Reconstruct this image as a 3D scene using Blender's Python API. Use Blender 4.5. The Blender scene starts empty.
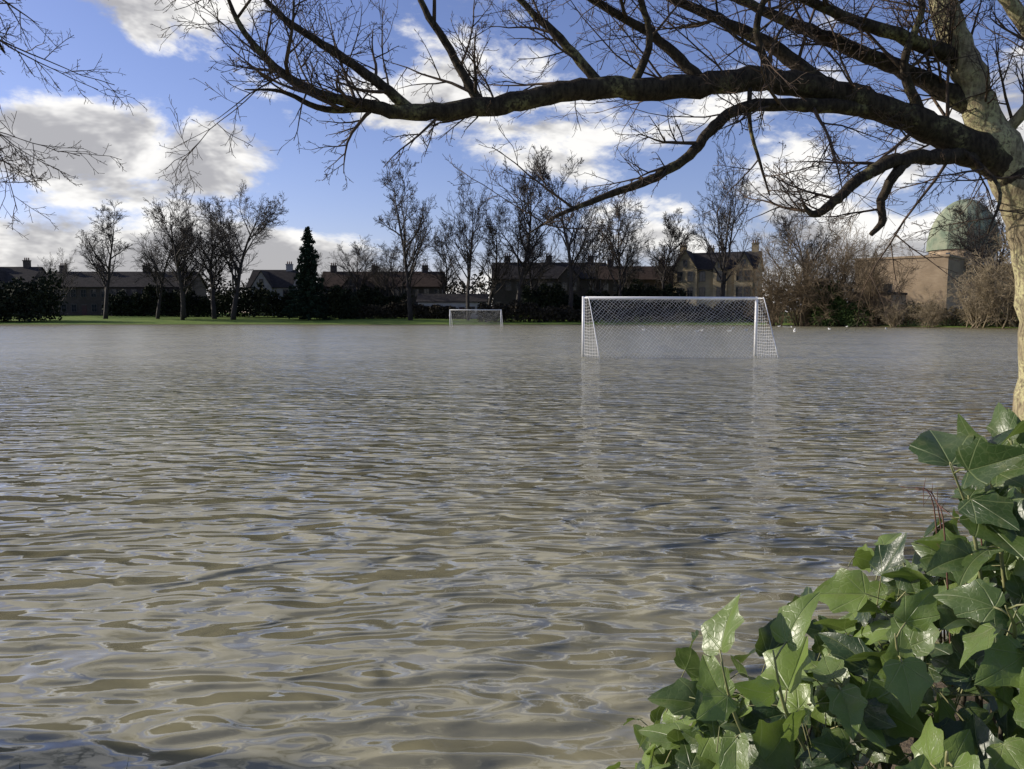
import bpy, math, random
import numpy as np
from mathutils import Vector, Matrix, Quaternion
R = random.Random(7)
scene = bpy.context.scene
scene.view_settings.view_transform = 'Standard'
scene.view_settings.look = 'None'
scene.view_settings.exposure = 0

# ------------------------------------------------------------------ helpers
def link(o, parent=None):
    scene.collection.objects.link(o)
    if parent: o.parent = parent
    return o

def mesh_obj(name, verts, faces, mat=None, parent=None, smooth=False, loc=None):
    me = bpy.data.meshes.new(name)
    me.from_pydata([tuple(v) for v in verts], [], faces)
    if mat: me.materials.append(mat)
    if smooth: me.shade_smooth()
    o = bpy.data.objects.new(name, me)
    if loc: o.location = loc
    return link(o, parent)

def empty(name, loc=(0,0,0), rz=0, parent=None):
    e = bpy.data.objects.new(name, None); e.location = loc
    e.rotation_euler = (0,0,rz); e.empty_display_size = 0.3
    return link(e, parent)

class NT:
    def __init__(s, nt): s.nt = nt
    def n(s, t, **kw):
        nd = s.nt.nodes.new(t)
        for k, v in kw.items():
            if k.startswith('i_'):
                nd.inputs[k[2:].replace('_', ' ')].default_value = v
            else: setattr(nd, k, v)
        return nd
    def l(s, a, b): s.nt.links.new(a, b)
    def m(s, op, a, b=None, c=None, clamp=False):
        nd = s.nt.nodes.new('ShaderNodeMath'); nd.operation = op; nd.use_clamp = clamp
        for i, v in enumerate((a, b, c)):
            if v is None: continue
            if isinstance(v, (int, float)): nd.inputs[i].default_value = v
            else: s.l(v, nd.inputs[i])
        return nd.outputs[0]
    def mix(s, f, a, b):
        nd = s.nt.nodes.new('ShaderNodeMix'); nd.data_type = 'RGBA'
        for i, v in ((0, f), (6, a), (7, b)):
            if isinstance(v, (int, float)): nd.inputs[i].default_value = v
            elif isinstance(v, tuple): nd.inputs[i].default_value = v if len(v) == 4 else v + (1,)
            else: s.l(v, nd.inputs[i])
        return nd.outputs[2]
    def ss(s, v, a, b, lo=0.0, hi=1.0):
        nd = s.nt.nodes.new('ShaderNodeMapRange'); nd.interpolation_type = 'SMOOTHSTEP'
        s.l(v, nd.inputs[0])
        nd.inputs[1].default_value = a; nd.inputs[2].default_value = b
        nd.inputs[3].default_value = lo; nd.inputs[4].default_value = hi
        return nd.outputs[0]
    def noise(s, vec, scale, detail=4, rough=0.5, dist=0.0):
        nd = s.nt.nodes.new('ShaderNodeTexNoise')
        nd.inputs['Scale'].default_value = scale; nd.inputs['Detail'].default_value = detail
        nd.inputs['Roughness'].default_value = rough; nd.inputs['Distortion'].default_value = dist
        if vec is not None: s.l(vec, nd.inputs['Vector'])
        return nd.outputs['Fac']
    def mapping(s, vec, scale=(1,1,1), rot=(0,0,0), loc=(0,0,0)):
        nd = s.nt.nodes.new('ShaderNodeMapping')
        nd.inputs['Scale'].default_value = scale; nd.inputs['Rotation'].default_value = rot
        nd.inputs['Location'].default_value = loc
        s.l(vec, nd.inputs['Vector']); return nd.outputs[0]

def new_mat(name):
    m = bpy.data.materials.new(name); m.use_nodes = True
    nt = NT(m.node_tree); b = m.node_tree.nodes['Principled BSDF']
    return m, nt, b

def simple_mat(name, c1, c2, scale=4, rough=0.85, bump=0.0, bscale=20, detail=3, spec=0.5):
    m, nt, b = new_mat(name)
    tc = nt.n('ShaderNodeTexCoord').outputs['Object']
    f = nt.ss(nt.noise(tc, scale, detail, 0.6), 0.3, 0.7)
    nt.l(nt.mix(f, c1, c2), b.inputs['Base Color'])
    b.inputs['Roughness'].default_value = rough
    b.inputs['Specular IOR Level'].default_value = spec
    return m

# ------------------------------------------------------------------ materials
def bark_mat(name, dark, light, lichen, lich_amt=0.5, sc=1.0):
    m, nt, b = new_mat(name)
    tc = nt.n('ShaderNodeTexCoord').outputs['Object']
    n1 = nt.noise(nt.mapping(tc, (9*sc, 9*sc, 3*sc)), 3.0, 5, 0.65)
    n2 = nt.noise(tc, 2.3*sc, 4, 0.6)
    n3 = nt.noise(tc, 28*sc, 3, 0.6)
    c = nt.mix(nt.ss(n1, 0.35, 0.65), dark, light)
    lf = nt.m('MULTIPLY', nt.ss(n2, 0.62-lich_amt*0.3, 0.72-lich_amt*0.15), nt.ss(n3, 0.38, 0.6))
    nt.l(nt.mix(lf, c, lichen), b.inputs['Base Color'])
    b.inputs['Roughness'].default_value = 0.9
    b.inputs['Specular IOR Level'].default_value = 0.2
    bp = nt.n('ShaderNodeBump'); bp.inputs['Distance'].default_value = 0.016/sc
    bp.inputs['Strength'].default_value = 0.8
    nt.l(n1, bp.inputs['Height']); nt.l(bp.outputs[0], b.inputs['Normal'])
    return m
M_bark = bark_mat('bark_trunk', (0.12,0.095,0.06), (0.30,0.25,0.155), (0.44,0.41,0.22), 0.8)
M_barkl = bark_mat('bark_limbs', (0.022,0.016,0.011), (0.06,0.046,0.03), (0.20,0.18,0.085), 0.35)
M_twig = simple_mat('twig_bark', (0.035,0.023,0.016), (0.10,0.062,0.036), 6, detail=2)
M_farbark = simple_mat('far_bark', (0.020,0.016,0.013), (0.042,0.033,0.025), 0.6, detail=2)
M_willow = simple_mat('willow_twigs', (0.11,0.08,0.044), (0.19,0.14,0.08), 0.4, detail=2)
M_bush = simple_mat('dry_bush_twigs', (0.17,0.135,0.08), (0.30,0.24,0.15), 0.4, detail=2)

def leafmass_mat(name, c1, c2, sc=0.8):
    m, nt, b = new_mat(name)
    tc = nt.n('ShaderNodeTexCoord').outputs['Object']
    n = nt.noise(tc, sc, 3, 0.7)
    nt.l(nt.mix(nt.ss(n, 0.35, 0.65), c1, c2), b.inputs['Base Color'])
    b.inputs['Roughness'].default_value = 0.85; b.inputs['Specular IOR Level'].default_value = 0.15
    return m
M_conifer = leafmass_mat('conifer_needles', (0.010,0.021,0.013), (0.02,0.036,0.018))
M_hedge = leafmass_mat('hedge_leaves', (0.010,0.015,0.008), (0.028,0.034,0.015), 0.5)
M_hedge_br = leafmass_mat('brown_hedge', (0.022,0.019,0.013), (0.05,0.04,0.024), 0.4)
M_scrub = leafmass_mat('dry_scrub', (0.09,0.075,0.04), (0.20,0.16,0.09), 0.4)
M_ivyfar = leafmass_mat('ivy_far', (0.03,0.055,0.015), (0.075,0.11,0.03), 0.9)

def glass_mat():
    m, nt, b = new_mat('window_glass')
    b.inputs['Base Color'].default_value = (0.03,0.035,0.04,1); b.inputs['Roughness'].default_value = 0.08
    return m
M_glass = glass_mat()
M_frame_dk = simple_mat('window_frame_dark', (0.07,0.065,0.055), (0.12,0.105,0.09), 3, 0.5)
M_door = simple_mat('door_paint', (0.05,0.02,0.02), (0.08,0.03,0.025), 3, 0.5)

def brick_mat(name, c1, c2, mortar, scale=1.0):
    m, nt, b = new_mat(name)
    tc = nt.n('ShaderNodeTexCoord').outputs['Object']
    sp = nt.n('ShaderNodeSeparateXYZ'); nt.l(tc, sp.inputs[0])
    cb = nt.n('ShaderNodeCombineXYZ')
    nt.l(nt.m('ADD', sp.outputs[0], sp.outputs[1]), cb.inputs[0]); nt.l(sp.outputs[2], cb.inputs[1])
    br = nt.n('ShaderNodeTexBrick'); nt.l(cb.outputs[0], br.inputs['Vector'])
    br.inputs['Color1'].default_value = c1+(1,); br.inputs['Color2'].default_value = c2+(1,)
    br.inputs['Mortar'].default_value = mortar+(1,); br.inputs['Scale'].default_value = scale
    br.inputs['Brick Width'].default_value = 0.45; br.inputs['Row Height'].default_value = 0.15
    br.inputs['Mortar Size'].default_value = 0.012
    n = nt.ss(nt.noise(tc, 0.5, 5, 0.65), 0.3, 0.7)
    nt.l(nt.mix(nt.m('MULTIPLY', n, 0.5), br.outputs[0], tuple(x*0.55 for x in c1)), b.inputs['Base Color'])
    b.inputs['Roughness'].default_value = 0.9
    return m
M_brick_dk = brick_mat('dark_brick', (0.065,0.05,0.04), (0.09,0.07,0.055), (0.1,0.09,0.08))  # dark brown brick tone for the terraces and hall
M_brick_tan = brick_mat('tan_brick', (0.36,0.26,0.155), (0.42,0.31,0.19), (0.38,0.33,0.27))
M_stone = brick_mat('cotswold_stone', (0.38,0.30,0.17), (0.46,0.37,0.22), (0.36,0.32,0.25), 0.6)
M_render_w = simple_mat('pale_render', (0.36,0.345,0.31), (0.44,0.42,0.38), 1.0, 0.9)
M_slate = simple_mat('slate_roof', (0.028,0.026,0.026), (0.05,0.045,0.043), 2.0, 0.9, spec=0.1)
M_tile = simple_mat('tile_roof', (0.045,0.032,0.026), (0.07,0.05,0.038), 2.0, 0.9, spec=0.1)
M_copper = simple_mat('verdigris_dome', (0.15,0.19,0.13), (0.27,0.29,0.20), 0.5, 0.85, spec=0.2)
M_potclay = simple_mat('chimney_pot_clay', (0.16,0.09,0.06), (0.22,0.12,0.08), 3)
M_goal = simple_mat('goal_white_paint', (0.76,0.76,0.74), (0.82,0.82,0.8), 5, 0.35)
M_net = simple_mat('net_cord', (0.70,0.70,0.68), (0.8,0.8,0.78), 5, 0.7, detail=1)

# ------------------------------------------------------------------ tubes
class MB:
    def __init__(s): s.v = []; s.f = []
    def tube(s, pts, rad, n=4, cap=True):
        v = s.v; f = s.f; base = len(v); m = len(pts)
        ref = None
        for i in range(m):
            if i == 0: t = pts[1]-pts[0]
            elif i == m-1: t = pts[-1]-pts[-2]
            else: t = pts[i+1]-pts[i-1]
            if t.length < 1e-9: t = Vector((0,0,1))
            t = t.normalized()
            if ref is None:
                ref = t.orthogonal().normalized()
            else:
                ref = ref - t*ref.dot(t)
                ref = ref.normalized() if ref.length > 1e-6 else t.orthogonal().normalized()
            b = t.cross(ref); r = rad[i]
            for k in range(n):
                a = 2*math.pi*k/n
                v.append(pts[i] + ref*(r*math.cos(a)) + b*(r*math.sin(a)))
        for i in range(m-1):
            for k in range(n):
                a = base+i*n+k; c = base+i*n+(k+1) % n
                f.append((a, c, c+n, a+n))
        if cap:
            f.append(tuple(base+(m-1)*n+k for k in range(n)))
            f.append(tuple(base+k for k in reversed(range(n))))
    def box(s, x0,x1,y0,y1,z0,z1):
        b = len(s.v)
        for z in (z0,z1):
            for (x,y) in ((x0,y0),(x1,y0),(x1,y1),(x0,y1)): s.v.append(Vector((x,y,z)))
        s.f += [(b,b+3,b+2,b+1),(b+4,b+5,b+6,b+7),(b,b+1,b+5,b+4),(b+1,b+2,b+6,b+5),(b+2,b+3,b+7,b+6),(b+3,b,b+4,b+7)]
    def obj(s, name, mat, parent=None, smooth=True):
        return mesh_obj(name, s.v, s.f, mat, parent, smooth)

def catmull(pts, rad, k=5):
    P = [pts[0]*2-pts[1]] + pts + [pts[-1]*2-pts[-2]]
    op, orr = [], []
    for i in range(1, len(P)-2):
        for j in range(k):
            t = j/k
            p0,p1,p2,p3 = P[i-1],P[i],P[i+1],P[i+2]
            op.append(0.5*((2*p1)+(p2-p0)*t+(2*p0-5*p1+4*p2-p3)*t*t+(3*p1-p0-3*p2+p3)*t**3))
            orr.append(rad[i-1]*(1-t)+rad[i]*t)
    op.append(pts[-1]); orr.append(rad[-1])
    return op, orr

def rv(s=1.0): return Vector((R.gauss(0,s), R.gauss(0,s), R.gauss(0,s)))

def grow(mb, p, d, L, r, lvl, P):
    q = P[lvl]; n = q['seg']; pts = [p.copy()]; rad = [r]; d = d.normalized()
    for i in range(n):
        d = (d + rv(q['wig']) + Vector((0,0,q['up']))).normalized()
        p = p + d*(L/n); pts.append(p.copy())
        rad.append(max(r*(1-(i+1)/n*q['taper']), q['rmin']))
    mb.tube(pts, rad, q['sides'], cap=q['sides'] > 3)
    if lvl+1 < len(P):
        nc = q['kids']; nc = max(1, int(nc*R.uniform(0.7, 1.3)))
        for k in range(nc):
            t = q['t0'] + (1-q['t0'])*((k+R.random())/nc)
            fi = t*n; i = min(int(fi), n-1); fr = fi-i
            pp = pts[i].lerp(pts[i+1], fr); dd = (pts[i+1]-pts[i]).normalized()
            rr = rad[i]*(1-fr)+rad[i+1]*fr
            ax = dd.cross(rv()).normalized()
            ang = math.radians(R.uniform(*q['ang']))
            cd = Quaternion(ax, ang) @ dd
            cl = L*q['ratio']*(1-q['fall']*t)*R.uniform(0.65, 1.25)
            grow(mb, pp, cd, cl, min(rr*0.75, P[lvl+1]['r'] if 'r' in P[lvl+1] else rr*0.6), lvl+1, P)

# ------------------------------------------------------------------ ground
lake = np.array([(-1.9,2.74),(0.0,2.45),(0.9,2.4),(1.8,3.3),(3.6,5.6),(5.3,7.6),(6.3,8.9),(9,11.2),(14,17),(28,32),(48,56),
  (62,74),(61,92),(52,108),(42,122),(20,130),(0,131),(-22,129),(-45,133),(-80,131),(-115,134),(-150,128),(-150,40),(-60,42),
  (-22,17),(-10.5,8.2),(-6.5,5.2),(-3.4,3.2)], float)
def sdf(x, y):
    n = len(lake); dmin = np.full(x.shape, 1e9); inside = np.zeros(x.shape, bool)
    for i in range(n):
        ax, ay = lake[i]; bx, by = lake[(i+1) % n]
        ex, ey = bx-ax, by-ay
        t = np.clip(((x-ax)*ex+(y-ay)*ey)/(ex*ex+ey*ey), 0, 1)
        dd = np.hypot(x-ax-t*ex, y-ay-t*ey); dmin = np.minimum(dmin, dd)
        c = ((ay > y) != (by > y)) & (x < (bx-ax)*(y-ay)/(by-ay+1e-12)+ax)
        inside ^= c
    return np.where(inside, -dmin, dmin)
def ground_h(x, y):
    d = sdf(x, y)
    wob = 0.25*np.sin(x*1.3+y*0.7)*np.sin(y*1.1-x*0.4) + 0.12*np.sin(x*3.7+1)*np.sin(y*4.1)
    d2 = d + wob*np.clip(0.2+np.abs(y)/80, 0, 3)
    out = 0.16*(1-np.exp(-np.maximum(d2,0)/0.8)) + 0.045*np.clip(d2, 0, 45)
    ins = np.maximum(d2, -3)*0.16
    z = np.where(d2 > 0, out, ins)
    z = z + np.where(d2 > 0, 0.02*np.sin(x*5+y*3)*np.sin(y*6-x*2)*np.clip(d2,0,1), 0)
    return z
def gh(x, y): return float(ground_h(np.array([float(x)]), np.array([float(y)]))[0])
def axis(neg, pos, near, fine):
    a = [0.0]; st = fine
    while a[-1] < pos:
        a.append(a[-1]+st)
        if a[-1] > near: st = min(st*1.07, 200 if a[-1] > 350 else 4)
    b = [0.0]; st = fine
    while b[-1] > neg:
        b.append(b[-1]-st)
        if b[-1] < -near: st = min(st*1.07, 200 if b[-1] < -350 else 4)
    return np.array(sorted(set(b+a)))
gx = axis(-3000, 3000, 4, 0.14); gy = axis(-600, 4000, 5, 0.14)
X, Y = np.meshgrid(gx, gy); Z = ground_h(X, Y)
nx, ny = len(gx), len(gy)
idx = np.arange(nx*ny).reshape(ny, nx)
faces = np.stack([idx[:-1,:-1], idx[:-1,1:], idx[1:,1:], idx[1:,:-1]], -1).reshape(-1,4)
me = bpy.data.meshes.new('ground')
me.from_pydata(np.stack([X.ravel(),Y.ravel(),Z.ravel()],-1).tolist(), [], faces.tolist())
me.shade_smooth()
m, nt, b = new_mat('grass_ground')
geo = nt.n('ShaderNodeNewGeometry').outputs['Position']
sp = nt.n('ShaderNodeSeparateXYZ'); nt.l(geo, sp.inputs[0])
g = nt.mix(nt.ss(nt.noise(geo, 0.35, 6, 0.65), 0.35, 0.65), (0.085,0.16,0.02), (0.15,0.22,0.035))
g = nt.mix(nt.ss(nt.noise(geo, 7, 4, 0.7), 0.45, 0.7), g, (0.10,0.095,0.04))
mud = nt.mix(nt.ss(nt.noise(geo, 9, 6, 0.7), 0.35, 0.65), (0.06,0.045,0.028), (0.14,0.11,0.07))
hh = nt.m('ADD', sp.outputs[2], nt.m('MULTIPLY', nt.noise(geo, 3, 4, 0.6), -0.12))
nt.l(nt.mix(nt.ss(hh, 0.0, 0.13), mud, g), b.inputs['Base Color'])
b.inputs['Roughness'].default_value = 0.95; b.inputs['Specular IOR Level'].default_value = 0.15
bp = nt.n('ShaderNodeBump'); bp.inputs['Distance'].default_value = 0.04
nt.l(nt.noise(geo, 14, 5, 0.7), bp.inputs['Height']); nt.l(bp.outputs[0], b.inputs['Normal'])
me.materials.append(m)
link(bpy.data.objects.new('ground', me))

# ------------------------------------------------------------------ water
m, nt, b = new_mat('flood_water')
geo = nt.n('ShaderNodeNewGeometry').outputs['Position']
def wave(sc, rot, detail, dist, rough=0.5):
    return nt.noise(nt.mapping(geo, sc, (0,0,rot)), 1.0, detail, rough, dist)
w0 = wave((0.5,1.15,1), 0.35, 0, 0.8)
w1 = wave((1.1,2.6,1), 0.10, 0, 1.2)
w2 = wave((2.6,5.4,1), -0.22, 0, 1.0)
w3 = wave((7.0,13.0,1), 0.3, 1, 0.3)
gust = nt.ss(nt.noise(nt.mapping(geo, (0.05,0.12,1)), 1.0, 2, 0.6), 0.35, 0.65, 0.8, 1.25)
h = nt.m('ADD', nt.m('MULTIPLY', w0, 0.08), nt.m('MULTIPLY', w1, 0.125))
h = nt.m('ADD', h, nt.m('MULTIPLY', w2, 0.056))
h = nt.m('ADD', h, nt.m('MULTIPLY', w3, 0.006))
h = nt.m('MULTIPLY', h, gust)
bp = nt.n('ShaderNodeBump'); bp.inputs['Distance'].default_value = 1.0; bp.inputs['Strength'].default_value = 1.0
nt.l(h, bp.inputs['Height']); nt.l(bp.outputs[0], b.inputs['Normal'])
murk = nt.mix(nt.ss(nt.noise(geo, 0.25, 4, 0.6), 0.3, 0.7), (0.20,0.185,0.112), (0.27,0.25,0.16))
nt.l(murk, b.inputs['Base Color'])
# sheltered water by the near bank is glassy, the open field is ruffled by wind
sp = nt.n('ShaderNodeSeparateXYZ'); nt.l(geo, sp.inputs[0])
nt.l(nt.ss(sp.outputs[1], 4.0, 40.0, 0.02, 0.24), b.inputs['Roughness'])
b.inputs['IOR'].default_value = 1.65
M_water = m
wx0,wx1,wy0,wy1 = -160,75,1.5,140
mesh_obj('water', [(wx0,wy0,0),(wx1,wy0,0),(wx1,wy1,0),(wx0,wy1,0)], [(0,1,2,3)], M_water)

# ------------------------------------------------------------------ goals
def goal(name, pl, pr, back, top, zb=-0.25, cell=0.12, cord=0.0045, pr_rad=0.06, topdepth=0.35):
    pl = Vector(pl); pr = Vector(pr); back = Vector(back)
    e = empty(name, (0,0,0))
    L0 = pl.copy(); L0.z = zb; R0 = pr.copy(); R0.z = zb
    L1 = pl.copy(); L1.z = top; R1 = pr.copy(); R1.z = top
    for nm, a, c in (('left_post', L0, L1), ('right_post', R0, R1)):
        mb = MB(); mb.tube([a, c+Vector((0,0,0.06))], [pr_rad]*2, 12); mb.obj(nm, M_goal, e)
    mb = MB(); mb.tube([L1, R1], [pr_rad*0.98]*2, 12); mb.obj('crossbar', M_goal, e)
    bt = back.normalized()*topdepth
    mb = MB()
    for s in (L1, R1):
        bb = Vector((s.x, s.y, 0)) + back; bb.z = -0.07
        pts = [s, s+bt+Vector((0,0,-0.02)), s+bt*1.5+Vector((0,0,-0.2)), bb]
        pts, rr = catmull(pts, [0.02]*4, 4); mb.tube(pts, rr, 6)
    mb.tube([Vector((pl.x,pl.y,-0.07))+back, Vector((pr.x,pr.y,-0.07))+back], [0.022]*2, 6)
    mb.obj('back_frame', M_goal, e)
    W = (pr-pl).length
    prof = [(0,top), (topdepth,top-0.03), (topdepth*1.25,top-0.25), (back.length,0.0), (back.length+0.03,-0.1)]
    seg = [0]
    for i in range(1,len(prof)): seg.append(seg[-1]+math.hypot(prof[i][0]-prof[i-1][0], prof[i][1]-prof[i-1][1]))
    T = seg[-1]; bd = back.normalized(); ud = (pr-pl).normalized(); ud.z = 0
    def S(u, t):
        t = min(max(t,0),T)
        dd = np.interp(t, seg, [a for a,_ in prof]); zz = np.interp(t, seg, [c for _,c in prof])
        k = math.sin(math.pi*min(max(u/W,0),1)); sag = math.sin(math.pi*t/T)
        wob = 0.05*math.sin(u*2.1+t*1.7)+0.03*math.sin(u*5.3-t*3)
        p = pl + ud*u + bd*(dd - 0.16*sag*k + wob*sag*k)
        p.z = zz - 0.12*k*math.sin(math.pi*min(t/T*2,1)) - 0.03*math.sin(u*3.3)*sag
        return p
    mb = MB(); step = cell*1.35
    n = int((W+T)/step)
    for s in (1,-1):
        for i in range(n+1):
            c = i*step - (T if s == 1 else 0)
            pts = []
            K = int(T/0.2)
            for k in range(K+1):
                t = T*k/K; u = c + s*t + 0.03*math.sin(k*2.3+i*1.7)
                if -1e-6 <= u <= W+1e-6: pts.append(S(u, t))
            if len(pts) > 1: mb.tube(pts, [cord*R.uniform(0.7,1.15)]*len(pts), 3, cap=False)
    for s0, flip in ((pl,0),(pr,1)):
        for i in range(1, int(back.length/cell*0.9)+1):
            dx = i*cell/0.9
            zt = np.interp(dx, [a for a,_ in prof], [c for _,c in prof])
            a = Vector((s0.x,s0.y,0))+bd*dx; c = a.copy(); a.z = -0.05; c.z = zt
            mb.tube([a,c],[cord]*2,3,cap=False)
        for i in range(1, int(top/cell)):
            z = i*cell
            dx = np.interp(-z, [-c for _,c in prof], [a for a,_ in prof])
            a = Vector((s0.x,s0.y,z)); c = a+bd*dx
            mid = (a+c)/2; mid.z -= 0.03
            mb.tube([a,mid,c],[cord]*3,3,cap=False)
    mb.obj('net', M_net, e)
    return e
goal('football_goal', (2.92,32.0,0), (10.22,32.75,0), (0.55,-1.3,0), 2.40, cord=0.0052)
goal('football_goal', (-8.9,112,0), (-1.6,112.6,0), (0.3,1.5,0), 2.44, zb=-0.2, cell=0.2, cord=0.007, pr_rad=0.06)

# ------------------------------------------------------------------ far bare trees
def template(name, mb, mat):
    me = bpy.data.meshes.new(name)
    me.from_pydata([tuple(v) for v in mb.v], [], mb.f); me.materials.append(mat); me.shade_smooth()
    return me
def far_template(name, H, spread, seed, mat, up=0.08, dens=1.0, trunk_frac=0.8, t0=0.22, twig=0.023, forks=1):
    global R
    R = random.Random(seed)
    mb = MB()
    P = [dict(seg=9,wig=0.07,up=0.05,taper=0.9,rmin=0.03,sides=6,kids=int(17*dens),t0=t0,ang=(30,62),ratio=spread,fall=0.5),
         dict(seg=6,wig=0.12,up=up,taper=0.85,rmin=0.03,sides=4,kids=int(9*dens),t0=0.2,ang=(25,60),ratio=0.5,fall=0.35,r=0.17),
         dict(seg=4,wig=0.13,up=up*0.9,taper=0.8,rmin=0.025,sides=3,kids=int(7*dens),t0=0.15,ang=(22,60),ratio=0.5,fall=0.3,r=0.07),
         dict(seg=2,wig=0.16,up=up*0.6,taper=0.6,rmin=twig,sides=3,kids=int(5*dens),t0=0.15,ang=(20,55),ratio=0.55,fall=0.3,r=0.034),
         dict(seg=1,wig=0.15,up=up*0.5,taper=0.4,rmin=twig*0.8,sides=3,kids=0,t0=0,ang=(0,1),ratio=0,fall=0,r=twig)]
    for f in range(forks):
        a = 6.28*f/forks
        d = Vector((0.22*math.cos(a), 0.22*math.sin(a), 1)) if forks > 1 else Vector((0,0,1))
        grow(mb, Vector((0,0,-0.5)), d, H*trunk_frac*(1 if f == 0 else R.uniform(0.8,1)), 0.42 if forks == 1 else 0.3, 0, P)
    return template(name, mb, mat)
T = [far_template('bare_tree_a', 22, 0.52, 11, M_farbark, up=0.10),
     far_template('bare_tree_b', 22, 0.46, 12, M_farbark, up=0.14),
     far_template('bare_tree_c', 22, 0.60, 13, M_farbark, up=0.07),
     far_template('bare_tree_d', 22, 0.52, 14, M_farbark, up=0.11, t0=0.28, forks=2, dens=0.8)]
def bush_template(name, H, seed, mat, nst=16, twig=0.018):
    global R
    R = random.Random(seed); mb = MB()
    P = [dict(seg=6,wig=0.10,up=-0.01,taper=0.85,rmin=0.03,sides=4,kids=10,t0=0.12,ang=(20,55),ratio=0.42,fall=0.3),
         dict(seg=4,wig=0.15,up=0.0,taper=0.8,rmin=0.022,sides=3,kids=8,t0=0.1,ang=(20,60),ratio=0.5,fall=0.3,r=0.05),
         dict(seg=3,wig=0.18,up=-0.03,taper=0.6,rmin=twig,sides=3,kids=5,t0=0.1,ang=(20,60),ratio=0.55,fall=0.3,r=0.028),
         dict(seg=1,wig=0.15,up=-0.02,taper=0.5,rmin=twig*0.8,sides=3,kids=0,t0=0,ang=(0,1),ratio=0,fall=0,r=twig)]
    for k in range(nst):
        a = R.uniform(0,6.28); lean = R.uniform(0.05,0.75)
        grow(mb, Vector((R.gauss(0,0.8),R.gauss(0,0.8),-0.3)), Vector((lean*math.cos(a),lean*math.sin(a),1)), H*R.uniform(0.65,1.0)*(1-0.25*lean), 0.13, 0, P)
    return template(name, mb, mat)
TW = [bush_template('willow_a', 15, 21, M_willow), bush_template('willow_b', 15, 22, M_willow, 14)]
TB = [bush_template('thorn_a', 12, 31, M_bush, 14), bush_template('thorn_b', 12, 32, M_bush, 16)]
R = random.Random(5)
def put(me, name, x, y, H, base=22.0, wide=1.0, rz=None):
    o = bpy.data.objects.new(name, me)
    s = H/base
    o.location = (x, y, gh(x,y)-0.1); o.scale = (s*wide, s*wide, s)
    o.rotation_euler = (0,0, R.uniform(0,6.28) if rz is None else rz)
    return link(o)
trees = [(-78,150,23,0,1.05),(-68,150,20,2,1.0),(-61.5,146,26,3,1.1),(-57,150,25,1,1.05),(-52.5,147,26,2,1.1),(-64,153,22,1,1.0),(-93,160,14,3,1),(-40.5,160,14,1,1),
 (-31,158,17,2,1.1),(-27,165,16,0,1.1),(-23,158,17,3,1.0),
 (-18.5,143,30.5,0,0.85),(-14,158,20,1,0.9),(-8,143,28,3,0.8),(-4.6,149,23,1,0.9),(0.7,143,32,1,0.85),(4.4,153,20,2,0.9),(10.6,141,31,0,0.85),(15.5,150,22,3,0.9),(20.2,146,26,2,0.8),
 (28.5,150,22,1,1),(38.5,143,32,3,0.8),(33,158,19,0,0.9),(24,160,18,2,0.9)]
for i,(x,y,H,k,wd) in enumerate(trees):
    put(T[k], 'bare_tree', x, y, H, wide=wd)
for (x,y,H,k,w) in [(40.5,121,14.5,0,0.9),(44.0,119,17.5,1,0.95),(48,116,18,0,0.95),(51.5,112,14,1,0.8)]:
    put(TW[k], 'willow_tree', x, y, H, base=16.0, wide=w)
put(T[2], 'bare_tree', 47, 124, 20, wide=0.9)
for (x,y,H,k,w) in [(55.8,104,5.0,0,1.0),(58.5,99,8.5,1,1.0),(61.5,96,12.0,0,1.05),(64,90,13.5,1,1.1),(68,95,16,0,1.1),(53,108,4.0,1,1.1)]:
    put(TB[k], 'thorn_bush', x, y, H, base=12.0, wide=w)
put(T[1], 'bare_tree', 73, 110, 22, wide=1.0); put(T[0], 'bare_tree', 69, 116, 19, wide=1.0)
put(T[3], 'bare_tree', 77, 128, 23, wide=1.0)

# leaf masses -------------------------------------------------------
def quads_mesh(name, C, size, mat, seed=0, loc=(0,0,0)):
    rg = np.random.default_rng(seed); n = len(C)
    a = rg.normal(size=(n,3)); a /= np.linalg.norm(a,axis=1)[:,None]
    b2 = rg.normal(size=(n,3)); b2 -= a*np.sum(a*b2,1)[:,None]; b2 /= np.linalg.norm(b2,axis=1)[:,None]
    s = (size*rg.uniform(0.5,1.4,n))[:,None]
    V = np.stack([C-a*s*0.6, C+b2*s*0.35, C+a*s*0.6, C-b2*s*0.35],1).reshape(-1,3)
    F = np.arange(n*4).reshape(n,4)
    me = bpy.data.meshes.new(name); me.from_pydata(V.tolist(), [], F.tolist()); me.materials.append(mat)
    o = bpy.data.objects.new(name, me); o.location = loc; return link(o)
def hedge(name, pts, w, h, n, size, mat, seed, hv=0.35, zpow=0.7):
    rg = np.random.default_rng(seed); pts = np.array(pts, float)
    sl = np.r_[0, np.cumsum(np.hypot(*(pts[1:]-pts[:-1]).T))]
    s = rg.uniform(0, sl[-1], n)
    x = np.interp(s, sl, pts[:,0]); y = np.interp(s, sl, pts[:,1])
    top = h*(1+hv*(np.sin(s*0.31+seed)*0.5+np.sin(s*0.83+1.3*seed)*0.35+np.sin(s*2.1)*0.25))
    u = rg.uniform(-1,1,n); z = rg.uniform(0,1,n)**zpow*top*np.sqrt(1-0.7*u*u)
    y = y + u*w*0.5; x = x + rg.normal(size=n)*0.2
    g = ground_h(x,y)
    return quads_mesh(name, np.stack([x,y,np.maximum(g,0)+z],1), size, mat, seed)
hedge('hedge', [(-140,138),(-110,140),(-82,141)], 7, 7.0, 22000, 0.55, M_hedge, 3)
hedge('hedge', [(-84,162),(-55,158),(-20,156)], 3, 5.2, 19000, 0.5, M_hedge, 4)
hedge('hedge', [(-30,149),(-20,150),(-8,148)], 2.5, 2.6, 7000, 0.4, M_hedge_br, 5)
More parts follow.
